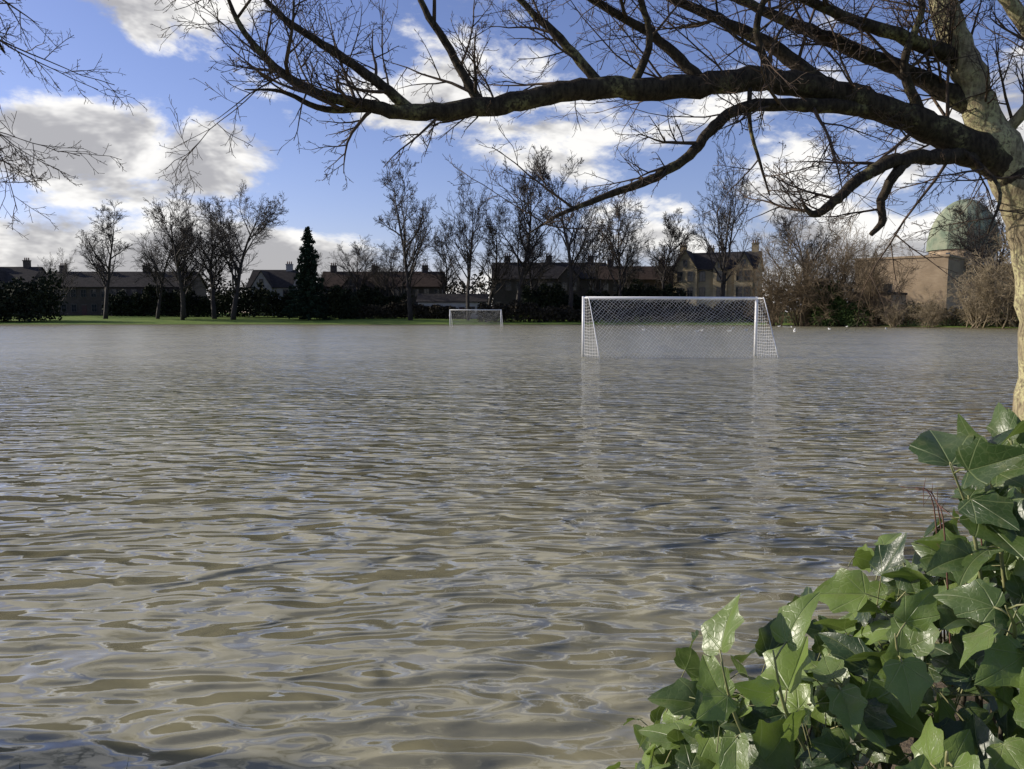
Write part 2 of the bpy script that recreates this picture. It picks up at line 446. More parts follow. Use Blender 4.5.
hedge('hedge', [(-6,138),(10,139),(30,137),(44,130)], 3.5, 3.0, 16000, 0.40, M_hedge_br, 6)
hedge('hedge', [(2,148),(24,149),(33,148)], 3, 5.6, 12000, 0.5, M_hedge, 7)
hedge('bank_scrub', [(44,124),(52,113),(58,105),(64,93),(66,78)], 5, 2.4, 15000, 0.28, M_scrub, 8, 0.5)
hedge('ivy_thicket', [(45,118),(51,112)], 3, 6.0, 7000, 0.36, M_ivyfar, 9, 0.6)
hedge('evergreen_shrub', [(-34,149),(-29,149)], 3, 6.0, 4500, 0.4, M_hedge, 10, 0.5)
hedge('distant_trees', [(-400,260),(-200,240),(-60,230),(60,235),(200,230),(420,250)], 22, 10.0, 90000, 0.8, M_hedge_br, 12, 0.3, 0.8)

def conifer(x, y, H, Rad, seed):
    rg = random.Random(seed); e = empty('fir_tree', (x,y,gh(x,y)))
    mb = MB(); mb.tube([Vector((0,0,-0.3)), Vector((0,0,H*0.97))], [0.3,0.03], 8); mb.obj('trunk', M_farbark, e)
    C = []
    nb = 130
    for i in range(nb):
        t = (i+rg.random())/nb; z = 0.8 + t*(H-1.0)
        ln = Rad*(1-t)**0.8*rg.uniform(0.55,1.2)+0.15; a = i*2.399+rg.uniform(-.3,.3)
        for k in range(int(20+ln*50)):
            f = rg.random()**0.6; wid = 0.45*(1-f)+0.12
            px = math.cos(a)*ln*f + rg.gauss(0,wid*0.6); py = math.sin(a)*ln*f + rg.gauss(0,wid*0.6)
            C.append((px,py,z - ln*f*0.28 + 0.1*ln*f*f + rg.gauss(0,0.16)))
    o = quads_mesh('needles', np.array(C), 0.34, M_conifer, seed); o.parent = e
    return e
conifer(-37.8, 146, 17.2, 4.6, 3)
conifer(-41.5, 156, 9, 2.6, 4)

# ------------------------------------------------------------------ buildings
def house(name, x, y, w, d, h, rh, storeys, cols, wall, roof, rz=0.0, gables=(), chim=(), door=True, z0=None, winh=1.5, winw=1.0, frame=None, skip=()):
    frame = frame or M_frame_dk
    z0 = gh(x, y-d/2)-0.2 if z0 is None else z0
    e = empty(name, (x,y,z0), rz)
    V=[(-w/2,-d/2,0),(w/2,-d/2,0),(w/2,d/2,0),(-w/2,d/2,0),(-w/2,-d/2,h),(w/2,-d/2,h),(w/2,d/2,h),(-w/2,d/2,h),(-w/2,0,h+rh),(w/2,0,h+rh)]
    F=[(0,1,5,4),(1,2,6,9,5),(2,3,7,6),(3,0,4,8,7)]
    if rh < 0.1: F=[(0,1,5,4),(1,2,6,5),(2,3,7,6),(3,0,4,7),(4,5,6,7)]
    mesh_obj('walls', V, F, wall, e)
    o=0.35; th=0.16; mb = MB()
    if rh >= 0.1:
        sl = rh/(d/2)
        for s in (-1,1):
            b=len(mb.v); ye=s*(d/2+o); ze=h-o*sl+0.03
            for zz in (0,th):
                for (a,c,z) in ((-w/2-o,ye,ze),(w/2+o,ye,ze),(w/2+o,0,h+rh+0.03),(-w/2-o,0,h+rh+0.03)):
                    mb.v.append(Vector((a,c,z+zz)))
            mb.f += [(b,b+1,b+2,b+3),(b+7,b+6,b+5,b+4),(b,b+4,b+5,b+1),(b+1,b+5,b+6,b+2),(b+3,b+2,b+6,b+7),(b,b+3,b+7,b+4)]
    else:
        mb.box(-w/2-.15,w/2+.15,-d/2-.15,d/2+.15,h+0.005,h+0.35)
    wl, fr, gl = MB(), MB(), MB()
    for (gxc, gw, gh_, proj) in gables:
        gb = len(wl.v); y0 = -d/2-proj; zt = h
        pk = h+gh_
        for yy in (y0, 0.0):
            for (a,z) in ((gxc-gw/2,0),(gxc+gw/2,0),(gxc+gw/2,zt),(gxc,pk),(gxc-gw/2,zt)): wl.v.append(Vector((a,yy,z)))
        wl.f += [(gb,gb+1,gb+2,gb+3,gb+4),(gb+1,gb+6,gb+7,gb+2),(gb+5,gb,gb+4,gb+9)]
        for s in (-1,1):
            b=len(mb.v); xe=gxc+s*(gw/2+0.25); ze=zt-0.25*(gh_/(gw/2))+0.05
            for zz in (0,th):
                for (a,c,z) in ((xe,y0-0.25,ze),(gxc,y0-0.25,pk+0.05),(gxc,0,pk+0.05),(xe,0,ze)): mb.v.append(Vector((a,c,z+zz)))
            mb.f += [(b,b+1,b+2,b+3),(b+7,b+6,b+5,b+4),(b,b+4,b+5,b+1),(b+1,b+5,b+6,b+2),(b+3,b+2,b+6,b+7),(b,b+3,b+7,b+4)]
    def window(cx, cz, ww, wh, yy):
        gl.box(cx-ww/2,cx+ww/2,yy-0.02,yy+0.05,cz-wh/2,cz+wh/2)
        t=0.09
        fr.box(cx-ww/2-t,cx+ww/2+t,yy-0.08,yy-0.005,cz+wh/2,cz+wh/2+t*1.5)
        fr.box(cx-ww/2-t*1.5,cx+ww/2+t*1.5,yy-0.12,yy-0.005,cz-wh/2-t,cz-wh/2)
        fr.box(cx-ww/2-t,cx-ww/2,yy-0.07,yy-0.005,cz-wh/2+.002,cz+wh/2-.002)
        fr.box(cx+ww/2,cx+ww/2+t,yy-0.07,yy-0.005,cz-wh/2+.002,cz+wh/2-.002)
        fr.box(cx-0.03,cx+0.03,yy-0.05,yy-0.022,cz-wh/2+.003,cz+wh/2-.003)
        fr.box(cx-ww/2+.002,cx+ww/2-.002,yy-0.045,yy-0.023,cz-0.03,cz+0.03)
    sh = h/storeys
    for s in range(storeys):
        for c in range(cols):
            if (s,c) in skip: continue
            cx = -w/2 + w*(c+0.5)/cols; cz = s*sh+sh*0.55
            ing = [g for g in gables if abs(cx-g[0]) < g[1]/2+0.6]
            if ing: continue
            if s == 0 and door and c % 3 == 1: continue
            window(cx, cz, winw, winh, -d/2)
        for g in gables:
            for k in ((-0.22,0.22) if g[1] > 3.2 else (0,)):
                window(g[0]+k*g[1], s*sh+sh*0.55, winw, winh, -d/2-g[3])
    for g in gables:
        window(g[0], h+g[2]*0.3, winw*0.7, winh*0.7, -d/2-g[3])
    if wl.v: wl.obj('gable_walls', wall, e, False)
    if mb.v: mb.obj('roof', roof, e, False)
    if door:
        dm = MB()
        for c in range(cols):
            if c % 3 == 1:
                cx = -w/2 + w*(c+0.5)/cols
                if any(abs(cx-g[0]) < g[1]/2+0.7 for g in gables): continue
                dm.box(cx-0.5,cx+0.5,-d/2-0.03,-d/2+0.05,0.1,2.3)
                fr.box(cx-0.62,cx+0.62,-d/2-0.09,-d/2-0.005,2.302,2.45)
        if dm.v: dm.obj('doors', M_door, e, False)
    if gl.v: gl.obj('windows', M_glass, e, False)
    if fr.v: fr.obj('window_frames', frame, e, False)
    if chim:
        cm, pm = MB(), MB()
        for (cx, cy, ch) in chim:
            zt = h+rh*(1-abs(cy)/(d/2))
            cm.box(cx-0.65,cx+0.65,cy-0.4,cy+0.4,h+0.2,zt+ch); cm.box(cx-0.73,cx+0.73,cy-0.48,cy+0.48,zt+ch+.003,zt+ch+0.2)
            for k in (-0.42,0,0.42):
                pm.tube([Vector((cx+k,cy,zt+ch+0.19)),Vector((cx+k,cy,zt+ch+0.75))],[0.14,0.11],8)
        cm.obj('chimneys', wall, e, False); pm.obj('chimney_pots', M_potclay, e)
    return e
house('terraced_houses', -118, 172, 30, 9, 7.0, 3.6, 2, 14, M_brick_dk, M_slate, chim=[(-12,0,1.4),(-4,0,1.4),(4,0,1.4),(12,0,1.4)], gables=[(-8,4,2.6,0.8),(8,4,2.6,0.8)])
house('terraced_houses', -84, 170, 32, 9, 6.2, 3.2, 2, 15, M_brick_dk, M_slate, chim=[(-13,0,1.3),(-5,0,1.3),(5,0,1.3),(13,0,1.3)])
house('brick_house', -50.5, 168, 9, 9, 6.2, 3.6, 2, 4, M_render_w, M_slate, chim=[(3,0,1.2)], gables=[(-1.5,4.2,3.2,0.6)])
house('terraced_houses', -28, 172, 26, 9, 6.2, 3.2, 2, 12, M_brick_dk, M_tile, chim=[(-11,0,1.3),(-2,0,1.3),(9,0,1.3)], gables=[(-6,4,2.3,0.7)])
house('sports_pavilion', -11.5, 153, 13, 6, 3.4, 1.4, 1, 7, M_render_w, M_slate, winh=1.0, winw=1.3)
house('terraced_houses', 8, 170, 24, 9, 7.9, 3.4, 2, 11, M_brick_dk, M_slate, chim=[(-9,0,1.4),(0,0,1.4),(9,0,1.4)], gables=[(4,4.4,2.6,0.9)])
house('college_hall', 27, 168, 17, 9, 7.6, 2.8, 2, 8, M_brick_dk, M_tile, chim=[(-6,0,1.4),(5,0,1.4)])
house('stone_villa', 41.3, 157, 15.5, 11, 9.4, 3.4, 3, 7, M_stone, M_slate, rz=-0.42, gables=[(-5.4,4.6,3.6,0.8),(1.2,2.6,2.6,0.5),(5.6,3.4,3.0,0.7)], chim=[(-7.1,0,1.6),(-1.8,1,1.6),(6.9,0,1.6)], winh=1.8)
house('tan_brick_block', 66.5, 131, 14, 12, 9.8, 0, 3, 4, M_brick_tan, M_brick_tan, door=False, rz=-0.75, winw=1.1, winh=1.3, skip=[(2,0),(2,1),(2,2),(1,0),(1,3),(2,3),(1,2)])
house('tan_brick_annexe', 57, 122, 6, 7, 4.4, 0, 1, 3, M_brick_tan, M_slate, door=False, rz=-0.75)
def chapel(x, y, r, zbase, hd):
    z0 = gh(x,y)-0.2; e = empty('domed_chapel', (x,y,z0), 0.1)
    mb = MB(); mb.box(-9,9,-8,8,0,zbase-3.2); mb.obj('walls', M_brick_tan, e, False)
    mb = MB(); mb.box(-9.3,9.3,-8.3,8.3,zbase-3.195,zbase-2.8); mb.obj('cornice', M_render_w, e, False)
    n=24; V=[];F=[]
    for z in (zbase-2.79, zbase):
        for k in range(n): V.append((r*math.cos(2*math.pi*k/n), r*math.sin(2*math.pi*k/n), z))
    for k in range(n): F.append((k,(k+1)%n,n+(k+1)%n,n+k))
    mesh_obj('drum', V, F, M_brick_tan, e)
    V=[];F=[]; m2=10
    for j in range(m2):
        a=math.pi/2*j/m2
        for k in range(n*2):
            rr = (r+0.3)*math.cos(a)*(1.0 if k%4 else 1.03); V.append((rr*math.cos(math.pi*k/n), rr*math.sin(math.pi*k/n), zbase+0.02+hd*math.sin(a)))
    V.append((0,0,zbase+hd))
    for j in range(m2-1):
        for k in range(n*2):
            F.append((j*n*2+k, j*n*2+(k+1)%(n*2), (j+1)*n*2+(k+1)%(n*2), (j+1)*n*2+k))
    for k in range(n*2): F.append(((m2-1)*n*2+k,(m2-1)*n*2+(k+1)%(n*2),len(V)-1))
    mesh_obj('dome', V, F, M_copper, e)
    gl=MB()
    for k in range(12):
        a=2*math.pi*k/12; c=Vector((math.cos(a),math.sin(a),0))*(r+0.02); t=Vector((-math.sin(a),math.cos(a),0))*0.35
        b=len(gl.v)
        for p in (c-t,c+t):
            for z in (zbase-2.3,zbase-0.6): gl.v.append(p+Vector((0,0,z)))
        gl.f.append((b,b+2,b+3,b+1))
    gl.obj('windows', M_glass, e, False)
chapel(83.5, 146, 5.6, 11.6, 9.4)

# ------------------------------------------------------------------ near trees
R = random.Random(41)
def VV(*a): return Vector(a)
TWIGP = [dict(seg=7,wig=0.10,up=0.015,taper=0.82,rmin=0.004,sides=5,kids=7,t0=0.12,ang=(25,65),ratio=0.52,fall=0.35),
         dict(seg=4,wig=0.12,up=0.0,taper=0.7,rmin=0.003,sides=4,kids=5,t0=0.12,ang=(25,65),ratio=0.48,fall=0.3,r=0.010),
         dict(seg=3,wig=0.14,up=-0.01,taper=0.6,rmin=0.0024,sides=3,kids=3,t0=0.2,ang=(25,60),ratio=0.40,fall=0.3,r=0.005),
         dict(seg=2,wig=0.12,up=0.03,taper=-0.3,rmin=0.002,sides=3,kids=0,t0=0,ang=(0,1),ratio=0,fall=0,r=0.0030)]
def near_tree(name, limbs, n_side, seed, sidelen=(0.5,1.5), dirbias=Vector((0,0,0.15)), trunks=(0,)):
    global R
    R = random.Random(seed)
    e = empty(name, (0,0,0))
    wood, limb, twg = MB(), MB(), MB()
    for li, (pts, rad, sides, dens) in enumerate(limbs):
        p = [Vector(a) for a in pts]
        P2, R2 = catmull(p, rad, 6)
        P2 = [q + rv(min(0.012, R2[i]*0.09)) if 0 < i < len(P2)-1 else q for i, q in enumerate(P2)]
        R2 = [r*R.uniform(0.95,1.06) for r in R2]
        (wood if li in trunks else limb).tube(P2, R2, sides)
        Ls = sum((P2[i+1]-P2[i]).length for i in range(len(P2)-1))
        nb = int(Ls*n_side*dens)
        for k in range(nb):
            i = R.randrange(1, len(P2)-1)
            if R2[i] > 0.24: continue
            d = (P2[i+1]-P2[i]).normalized()
            ax = d.cross(rv()).normalized(); cd = Quaternion(ax, math.radians(R.uniform(30,75))) @ d
            cd = (cd + dirbias).normalized(); cd.y *= 0.8
            L = R.uniform(*sidelen)*(1.25 if R2[i] > 0.05 else 0.9)
            if P2[i].z < 3.25 and cd.z < -0.15: cd.z = -0.1; L = min(L, 0.8)
            grow(twg, P2[i], cd, L, min(R2[i]*0.6, R.uniform(0.009,0.024)), 0, TWIGP)
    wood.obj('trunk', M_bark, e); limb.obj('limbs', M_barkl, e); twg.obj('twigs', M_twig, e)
    return e, twg
limbs = [
 ([(6.10,8.6,-0.3),(6.02,8.58,0.1),(5.93,8.55,0.8),(5.84,8.5,1.86),(5.60,8.5,2.77),(5.28,8.5,3.3),(4.98,8.5,3.87),(4.77,8.5,4.38),(4.54,8.55,5.0),(4.4,8.6,6.2),(4.5,8.8,7.8),(4.3,9,9.6)],
  [0.46,0.36,0.32,0.30,0.26,0.215,0.165,0.15,0.135,0.11,0.08,0.03], 18, 0.5),
 ([(5.45,8.5,3.1),(5.05,8.48,3.40),(4.52,8.45,3.63),(3.83,8.35,3.85),(3.21,8.25,4.02),(2.51,8.15,4.08),(1.88,8.05,4.0),(1.27,7.95,3.93),(0.66,7.85,3.90),(0.08,7.75,3.76),(-0.40,7.65,3.67),(-0.91,7.55,3.60),(-1.37,7.5,3.66),(-1.86,7.4,3.76),(-2.21,7.35,4.0),(-2.45,7.3,4.3),(-2.62,7.3,4.7)],
  [0.20,0.185,0.155,0.14,0.13,0.12,0.115,0.108,0.102,0.095,0.088,0.075,0.055,0.045,0.035,0.025,0.012], 14, 1.0),
 ([(-0.91,7.55,3.60),(-1.27,7.45,3.86),(-1.66,7.35,4.12),(-2.06,7.3,4.37),(-2.4,7.3,4.75)], [0.055,0.048,0.038,0.028,0.014], 8, 1.3),
 ([(-1.2,7.5,3.64),(-1.75,7.5,3.62),(-2.15,7.5,3.78),(-2.5,7.5,3.80)], [0.04,0.03,0.018,0.006], 8, 1.0),
 ([(-0.3,7.67,3.7),(-0.59,7.7,4.22),(-0.87,7.7,4.68),(-1.0,7.7,5.2)], [0.05,0.04,0.03,0.01], 7, 1.2),
 ([(0.9,7.9,3.92),(0.47,7.9,4.39),(0.08,7.9,4.76),(-0.3,7.9,5.3)], [0.055,0.045,0.03,0.01], 7, 1.2),
 ([(1.88,8.05,4.05),(1.48,8.1,4.45),(0.98,8.1,4.74),(0.45,8.1,5.1),(0.0,8.1,5.6)], [0.06,0.05,0.04,0.03,0.01], 8, 1.0),
 ([(1.2,7.95,3.95),(1.35,7.9,4.4),(1.2,7.8,4.9),(1.3,7.8,5.4)], [0.045,0.035,0.025,0.01], 8, 1.0),
 ([(2.6,8.1,4.1),(2.45,8.1,4.6),(2.6,8.0,5.1),(2.5,8.0,5.5)], [0.045,0.035,0.025,0.01], 8, 1.0),
 ([(3.21,8.25,4.04),(2.69,8.4,4.5),(2.16,8.5,4.8),(1.5,8.6,5.15),(1.0,8.6,5.6)], [0.085,0.07,0.055,0.04,0.02], 9, 1.0),
 ([(3.83,8.35,3.85),(3.3,8.2,3.83),(2.81,8.1,3.82),(2.28,8.0,3.76),(1.96,7.9,3.52),(1.75,7.85,3.27),(1.35,7.8,3.02),(0.90,7.7,2.85),(0.46,7.6,2.66),(0.17,7.5,2.48)],
  [0.09,0.075,0.065,0.058,0.054,0.050,0.043,0.032,0.020,0.007], 9, 0.9),
 ([(5.2,8.5,3.28),(4.75,8.4,3.36),(4.35,8.3,3.34),(3.9,8.1,3.27),(3.5,8.0,3.07),(3.25,7.9,2.86),(3.02,7.9,2.7),(2.9,7.9,2.8)],
  [0.10,0.088,0.078,0.07,0.06,0.05,0.038,0.014], 10, 0.8),
 ([(4.1,8.2,3.32),(3.9,8.1,3.12),(3.77,8.1,2.86),(3.79,8.1,2.65),(3.68,8.1,2.52)], [0.06,0.052,0.044,0.038,0.026], 8, 0.5),
 ([(4.94,8.5,3.87),(4.42,8.6,4.2),(3.86,8.7,4.49),(3.24,8.8,4.79),(2.61,8.9,5.1),(2.0,9,5.5)], [0.11,0.09,0.08,0.065,0.05,0.02], 10, 1.0),
 ([(4.72,8.5,4.4),(3.98,8.3,4.56),(3.46,8.3,4.73),(2.95,8.3,4.95),(2.2,8.3,5.3)], [0.08,0.07,0.055,0.045,0.02], 9, 1.0),
 ([(4.3,8.4,3.75),(4.05,8.3,4.3),(4.15,8.2,4.8),(4.0,8.2,5.4)], [0.06,0.045,0.03,0.015], 8, 1.0),
 ([(5.6,8.55,2.8),(5.95,8.6,3.5),(6.25,8.7,4.4),(6.5,9,6.0),(6.6,9.1,8.0)], [0.20,0.17,0.14,0.1,0.05], 12, 0.4),
 ([(6.1,8.68,4.1),(5.62,8.6,4.6),(5.2,8.6,5.1),(4.8,8.6,5.6)], [0.10,0.09,0.07,0.04], 10, 1.0),
 ([(5.15,8.5,3.5),(5.45,8.2,4.1),(5.3,8.0,4.7),(5.5,8,5.2)], [0.07,0.05,0.035,0.02], 8, 1.0),
 ([(2.4,8.1,4.05),(2.38,8.0,3.6),(2.5,8.0,3.2),(2.6,8.0,2.9)], [0.025,0.02,0.015,0.008], 6, 1.3),
 ([(4.6,8.5,3.6),(4.9,8.0,3.0),(4.7,7.8,2.5)], [0.03,0.02,0.008], 6, 1.3),
]
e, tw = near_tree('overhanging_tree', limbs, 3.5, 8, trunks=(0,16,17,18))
print('twigs', len(tw.v))
limbs2 = [
 ([(-9.6,4.3,-0.2),(-9.5,4.4,1.5),(-9.3,4.6,3.2),(-9.1,4.8,5.2),(-8.9,4.9,7.5),(-8.7,4.9,9.8)], [0.4,0.32,0.28,0.24,0.17,0.04], 14, 0.2),
 ([(-9.0,4.9,6.6),(-8.1,6.1,6.9),(-7.0,7.0,6.6),(-6.1,7.5,5.9),(-5.3,7.7,5.0),(-4.85,7.7,4.2)], [0.14,0.10,0.075,0.055,0.035,0.01], 10, 1.2),
 ([(-7.0,7.0,6.6),(-6.2,7.7,6.4),(-5.4,7.9,5.9),(-4.6,8.0,5.3)], [0.05,0.04,0.025,0.008], 8, 1.3),
 ([(-6.6,7.25,6.3),(-6.0,7.5,5.2),(-5.6,7.6,4.2),(-5.2,7.6,3.4),(-5.0,7.6,2.9)], [0.045,0.035,0.026,0.016,0.006], 8, 1.3),
 ([(-6.1,7.5,5.9),(-5.4,7.4,4.6),(-4.95,7.3,3.8),(-4.7,7.3,3.3)], [0.035,0.028,0.018,0.006], 8, 1.3),
]
near_tree('bankside_tree', limbs2, 3.6, 19, (0.5,1.2), Vector((0.2,0.1,-0.2)))

# ------------------------------------------------------------------ ivy
m, nt, b = new_mat('ivy_leaf')
uv = nt.n('ShaderNodeUVMap').outputs[0]
sp = nt.n('ShaderNodeSeparateXYZ'); nt.l(uv, sp.inputs[0])
au = nt.m('ABSOLUTE', sp.outputs[0]); vv = sp.outputs[1]
ds = []
for ang in (0.0, 0.78, 1.5):
    dperp = nt.m('ABSOLUTE', nt.m('SUBTRACT', nt.m('MULTIPLY', au, math.cos(ang)), nt.m('MULTIPLY', vv, math.sin(ang))))
    ds.append(dperp)
dmin = nt.m('MINIMUM', nt.m('MINIMUM', ds[0], ds[1]), ds[2])
vein = nt.ss(dmin, 0.003, 0.018, 1.0, 0.0)
sec = nt.n('ShaderNodeTexVoronoi'); sec.feature = 'DISTANCE_TO_EDGE'; sec.inputs['Scale'].default_value = 8
nt.l(uv, sec.inputs['Vector'])
v2 = nt.ss(sec.outputs['Distance'], 0.0, 0.09, 0.22, 0.0)
vein = nt.m('MAXIMUM', vein, v2)
att = nt.n('ShaderNodeAttribute'); att.attribute_name = 'tint'
tint = att.outputs['Fac']
pos = nt.n('ShaderNodeNewGeometry').outputs['Position']
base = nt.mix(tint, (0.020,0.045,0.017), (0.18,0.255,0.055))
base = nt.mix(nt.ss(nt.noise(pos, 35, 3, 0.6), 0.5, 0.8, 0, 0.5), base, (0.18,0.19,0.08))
col = nt.mix(nt.m('MULTIPLY', vein, 0.45), base, (0.28,0.33,0.15))
nt.l(col, b.inputs['Base Color'])
b.inputs['Roughness'].default_value = 0.36; b.inputs['Specular IOR Level'].default_value = 0.55
bp = nt.n('ShaderNodeBump'); bp.inputs['Distance'].default_value = 0.0012; bp.inputs['Strength'].default_value = 0.7
nt.l(nt.m('SUBTRACT', nt.m('MULTIPLY', nt.noise(pos, 60, 2, 0.6), 0.8), vein), bp.inputs['Height']); nt.l(bp.outputs[0], b.inputs['Normal'])
tr = nt.n('ShaderNodeBsdfTranslucent'); nt.l(nt.mix(0.4, col, (0.32,0.46,0.07)), tr.inputs['Color'])
mx = nt.n('ShaderNodeMixShader'); mx.inputs[0].default_value = 0.28
nt.l(b.outputs[0], mx.inputs[1]); nt.l(tr.outputs[0], mx.inputs[2])
nt.l(mx.outputs[0], m.node_tree.nodes['Material Output'].inputs['Surface'])
M_ivy = m
M_stem = simple_mat('ivy_stem', (0.16,0.18,0.07), (0.30,0.28,0.13), 30, 0.6)
M_wood = simple_mat('ivy_wood', (0.05,0.04,0.028), (0.10,0.08,0.05), 30, 0.9)
M_stem_red = simple_mat('bramble_stem', (0.12,0.05,0.04), (0.18,0.09,0.06), 30, 0.6)

half = [(0.0,-0.01),(0.09,-0.07),(0.22,-0.09),(0.36,-0.03),(0.45,0.07),(0.43,0.16),(0.41,0.24),(0.46,0.33),(0.50,0.42),(0.44,0.49),(0.35,0.54),(0.28,0.62),(0.22,0.73),(0.12,0.88),(0.0,1.0)]
def leaf_grid():
    mid = [(0, 0.98*k/(len(half)-1)) for k in range(len(half))]
    V=[]; 
    for s in (1,-1):
        for k,(ox,oy) in enumerate(half):
            for j in range(4):
                t=j/3
                V.append((s*ox*t, mid[k][1]*(1-t)+oy*t, t))
    F=[]; n=len(half)
    for si in (0,1):
        o=si*n*4
        for k in range(n-1):
            for j in range(3):
                a=o+k*4+j; q=(a,a+1,a+5,a+4)
                F.append(q if si==0 else q[::-1])
    return np.array(V), np.array(F)
LV, LF = leaf_grid()
rg = np.random.default_rng(77)
ALLV=[];ALLF=[];ALLUV=[];TINT=[]; cnt=0
stem = MB(); Rs = random.Random(3)
def add_leaf(c, nrm, tip, size, tint, narrow=1.0, curl=None, petiole=False):
    global cnt
    nrm = np.array(nrm,float); nrm/=np.linalg.norm(nrm)
    tip = np.array(tip,float); tip -= nrm*np.dot(nrm,tip); tip/=np.linalg.norm(tip)
    side = np.cross(tip, nrm)
    asym = rg.uniform(0.78,1.12,2)
    lob = rg.uniform(0.7,1.2)
    x = LV[:,0]*narrow*np.where(LV[:,0]>0, asym[0], asym[1]); y = LV[:,1].copy()
    x = x*np.where(np.abs(LV[:,0])>0.3, lob, 1.0)*0.5 + x*0.5
    curl = rg.uniform(0.0,0.45) if curl is None else curl
    fold = rg.uniform(-0.05,0.45); ph = rg.uniform(0,6.28)
    z = np.abs(x)*fold - curl*(y-0.3)**2 + 0.05*np.sin(y*9+ph+np.sign(x)*1.3)*np.abs(x)*2 + 0.03*np.sin(x*11+ph)
    y2 = y + 0.05*rg.normal()*x; x2 = x + 0.13*rg.normal()*y*y
    V = c + size*(np.outer(x2,side)+np.outer(y2,tip)+np.outer(z,nrm))
    ALLV.append(V); ALLF.append(LF+cnt); cnt += len(LV)
    ALLUV.append(LV[:,:2]); TINT.append(np.full(len(LV), tint))
    if petiole:
        a = Vector(c); d = Vector(-tip)*size*0.7 - Vector(nrm)*size*0.5
        stem.tube([a, a+d*0.5+Vector((0,0,-0.004)), a+d+Vector((0,0,-0.015))],[0.0010,0.0013,0.0016],4,cap=False)
def Htop(x, y):
    c = np.interp(x, [0.22,0.3,0.4,0.5,0.6,0.68,0.8,0.95,1.2,1.7,2.2], [0.60,0.84,0.95,0.98,1.02,1.08,1.20,1.30,1.35,1.3,1.0])
    c = c + 0.06*math.sin(x*17+1)*math.sin(y*13)
    return c - 1.6*max(0,abs(y-1.38)-0.12)**1.35
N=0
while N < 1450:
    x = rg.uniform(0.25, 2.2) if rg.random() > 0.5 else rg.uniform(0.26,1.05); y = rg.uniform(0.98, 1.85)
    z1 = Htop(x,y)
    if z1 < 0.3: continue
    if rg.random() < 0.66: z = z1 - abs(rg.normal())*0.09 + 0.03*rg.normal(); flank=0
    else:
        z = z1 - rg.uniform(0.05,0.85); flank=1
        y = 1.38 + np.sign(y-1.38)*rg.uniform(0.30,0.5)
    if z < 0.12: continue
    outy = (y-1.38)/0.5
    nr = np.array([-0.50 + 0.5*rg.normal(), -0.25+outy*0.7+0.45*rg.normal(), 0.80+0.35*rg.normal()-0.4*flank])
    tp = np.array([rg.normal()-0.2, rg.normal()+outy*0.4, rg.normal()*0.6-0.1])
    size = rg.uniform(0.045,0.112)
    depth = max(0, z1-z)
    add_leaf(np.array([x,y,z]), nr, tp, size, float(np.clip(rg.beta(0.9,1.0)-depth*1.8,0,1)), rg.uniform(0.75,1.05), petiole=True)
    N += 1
def shoot(pts, nleaf, r0=0.0032, size=(0.07,0.11), tint=(0.5,1.0), mat=None):
    p = [Vector(a) for a in pts]; P2,R2 = catmull(p, [r0]*(len(p)-1)+[r0*0.4], 6)
    stem.tube(P2,R2,6)
    for k in range(nleaf):
        i = int((0.25+0.75*(k+0.6)/nleaf)*(len(P2)-1)); i=min(i,len(P2)-2)
        d = (P2[i+1]-P2[i]).normalized(); sd = 1 if k%2 else -1
        off = Quaternion(d, Rs.uniform(-0.7,0.7)) @ (d.cross(Vector((0,-0.4,1))).normalized()*sd)
        tipd = (d*0.6+off*0.9+Vector((0,0,Rs.uniform(-0.2,0.5)))).normalized()
        pe = P2[i] + tipd*Rs.uniform(0.02,0.04)
        stem.tube([P2[i],(P2[i]+pe)/2+Vector((0,0,0.003)),pe],[0.0016]*3,5)
        nr = Vector((-0.5,-0.5,0.6))+Vector((Rs.gauss(0,.35),Rs.gauss(0,.35),Rs.gauss(0,.35)))
        add_leaf(np.array(pe), nr, tipd, Rs.uniform(*size), Rs.uniform(*tint), Rs.uniform(0.72,0.95))
shoot([(0.44,1.3,0.90),(0.38,1.27,1.02),(0.345,1.24,1.13)], 4)
shoot([(0.52,1.3,0.93),(0.46,1.26,1.04),(0.43,1.24,1.15)], 4)
shoot([(0.60,1.35,0.97),(0.57,1.3,1.04),(0.55,1.28,1.08)], 3)
shoot([(0.68,1.3,1.0),(0.66,1.28,1.10),(0.64,1.26,1.17)], 4)
shoot([(0.84,1.35,1.2),(0.80,1.33,1.34),(0.74,1.3,1.45)], 7, size=(0.08,0.13), tint=(0.0,0.3))
shoot([(0.88,1.35,1.2),(0.84,1.33,1.37),(0.80,1.3,1.47)], 6, size=(0.08,0.12), tint=(0.0,0.3))
shoot([(0.94,1.4,1.25),(0.92,1.38,1.38),(0.88,1.36,1.48)], 6, size=(0.08,0.12), tint=(0.0,0.4))
shoot([(0.86,1.3,1.1),(0.80,1.2,1.2),(0.75,1.15,1.26)], 5, tint=(0.3,0.8))
shoot([(0.44,1.2,0.75),(0.34,1.15,0.82),(0.28,1.12,0.86)], 4, tint=(0.5,1))
shoot([(0.78,1.1,1.0),(0.80,1.05,1.12),(0.82,1.02,1.20)], 3, r0=0.006)
shoot([(0.50,1.1,0.85),(0.53,1.05,0.95),(0.57,1.02,1.02)], 3, r0=0.005)
shoot([(0.62,1.15,0.9),(0.64,1.1,1.0),(0.62,1.06,1.08)], 3, r0=0.005)
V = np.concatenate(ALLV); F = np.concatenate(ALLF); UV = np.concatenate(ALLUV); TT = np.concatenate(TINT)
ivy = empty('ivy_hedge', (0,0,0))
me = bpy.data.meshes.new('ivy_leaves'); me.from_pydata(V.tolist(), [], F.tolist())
ul = me.uv_layers.new(name='UVMap'); li = np.zeros(len(me.loops), dtype=np.int32); me.loops.foreach_get('vertex_index', li)
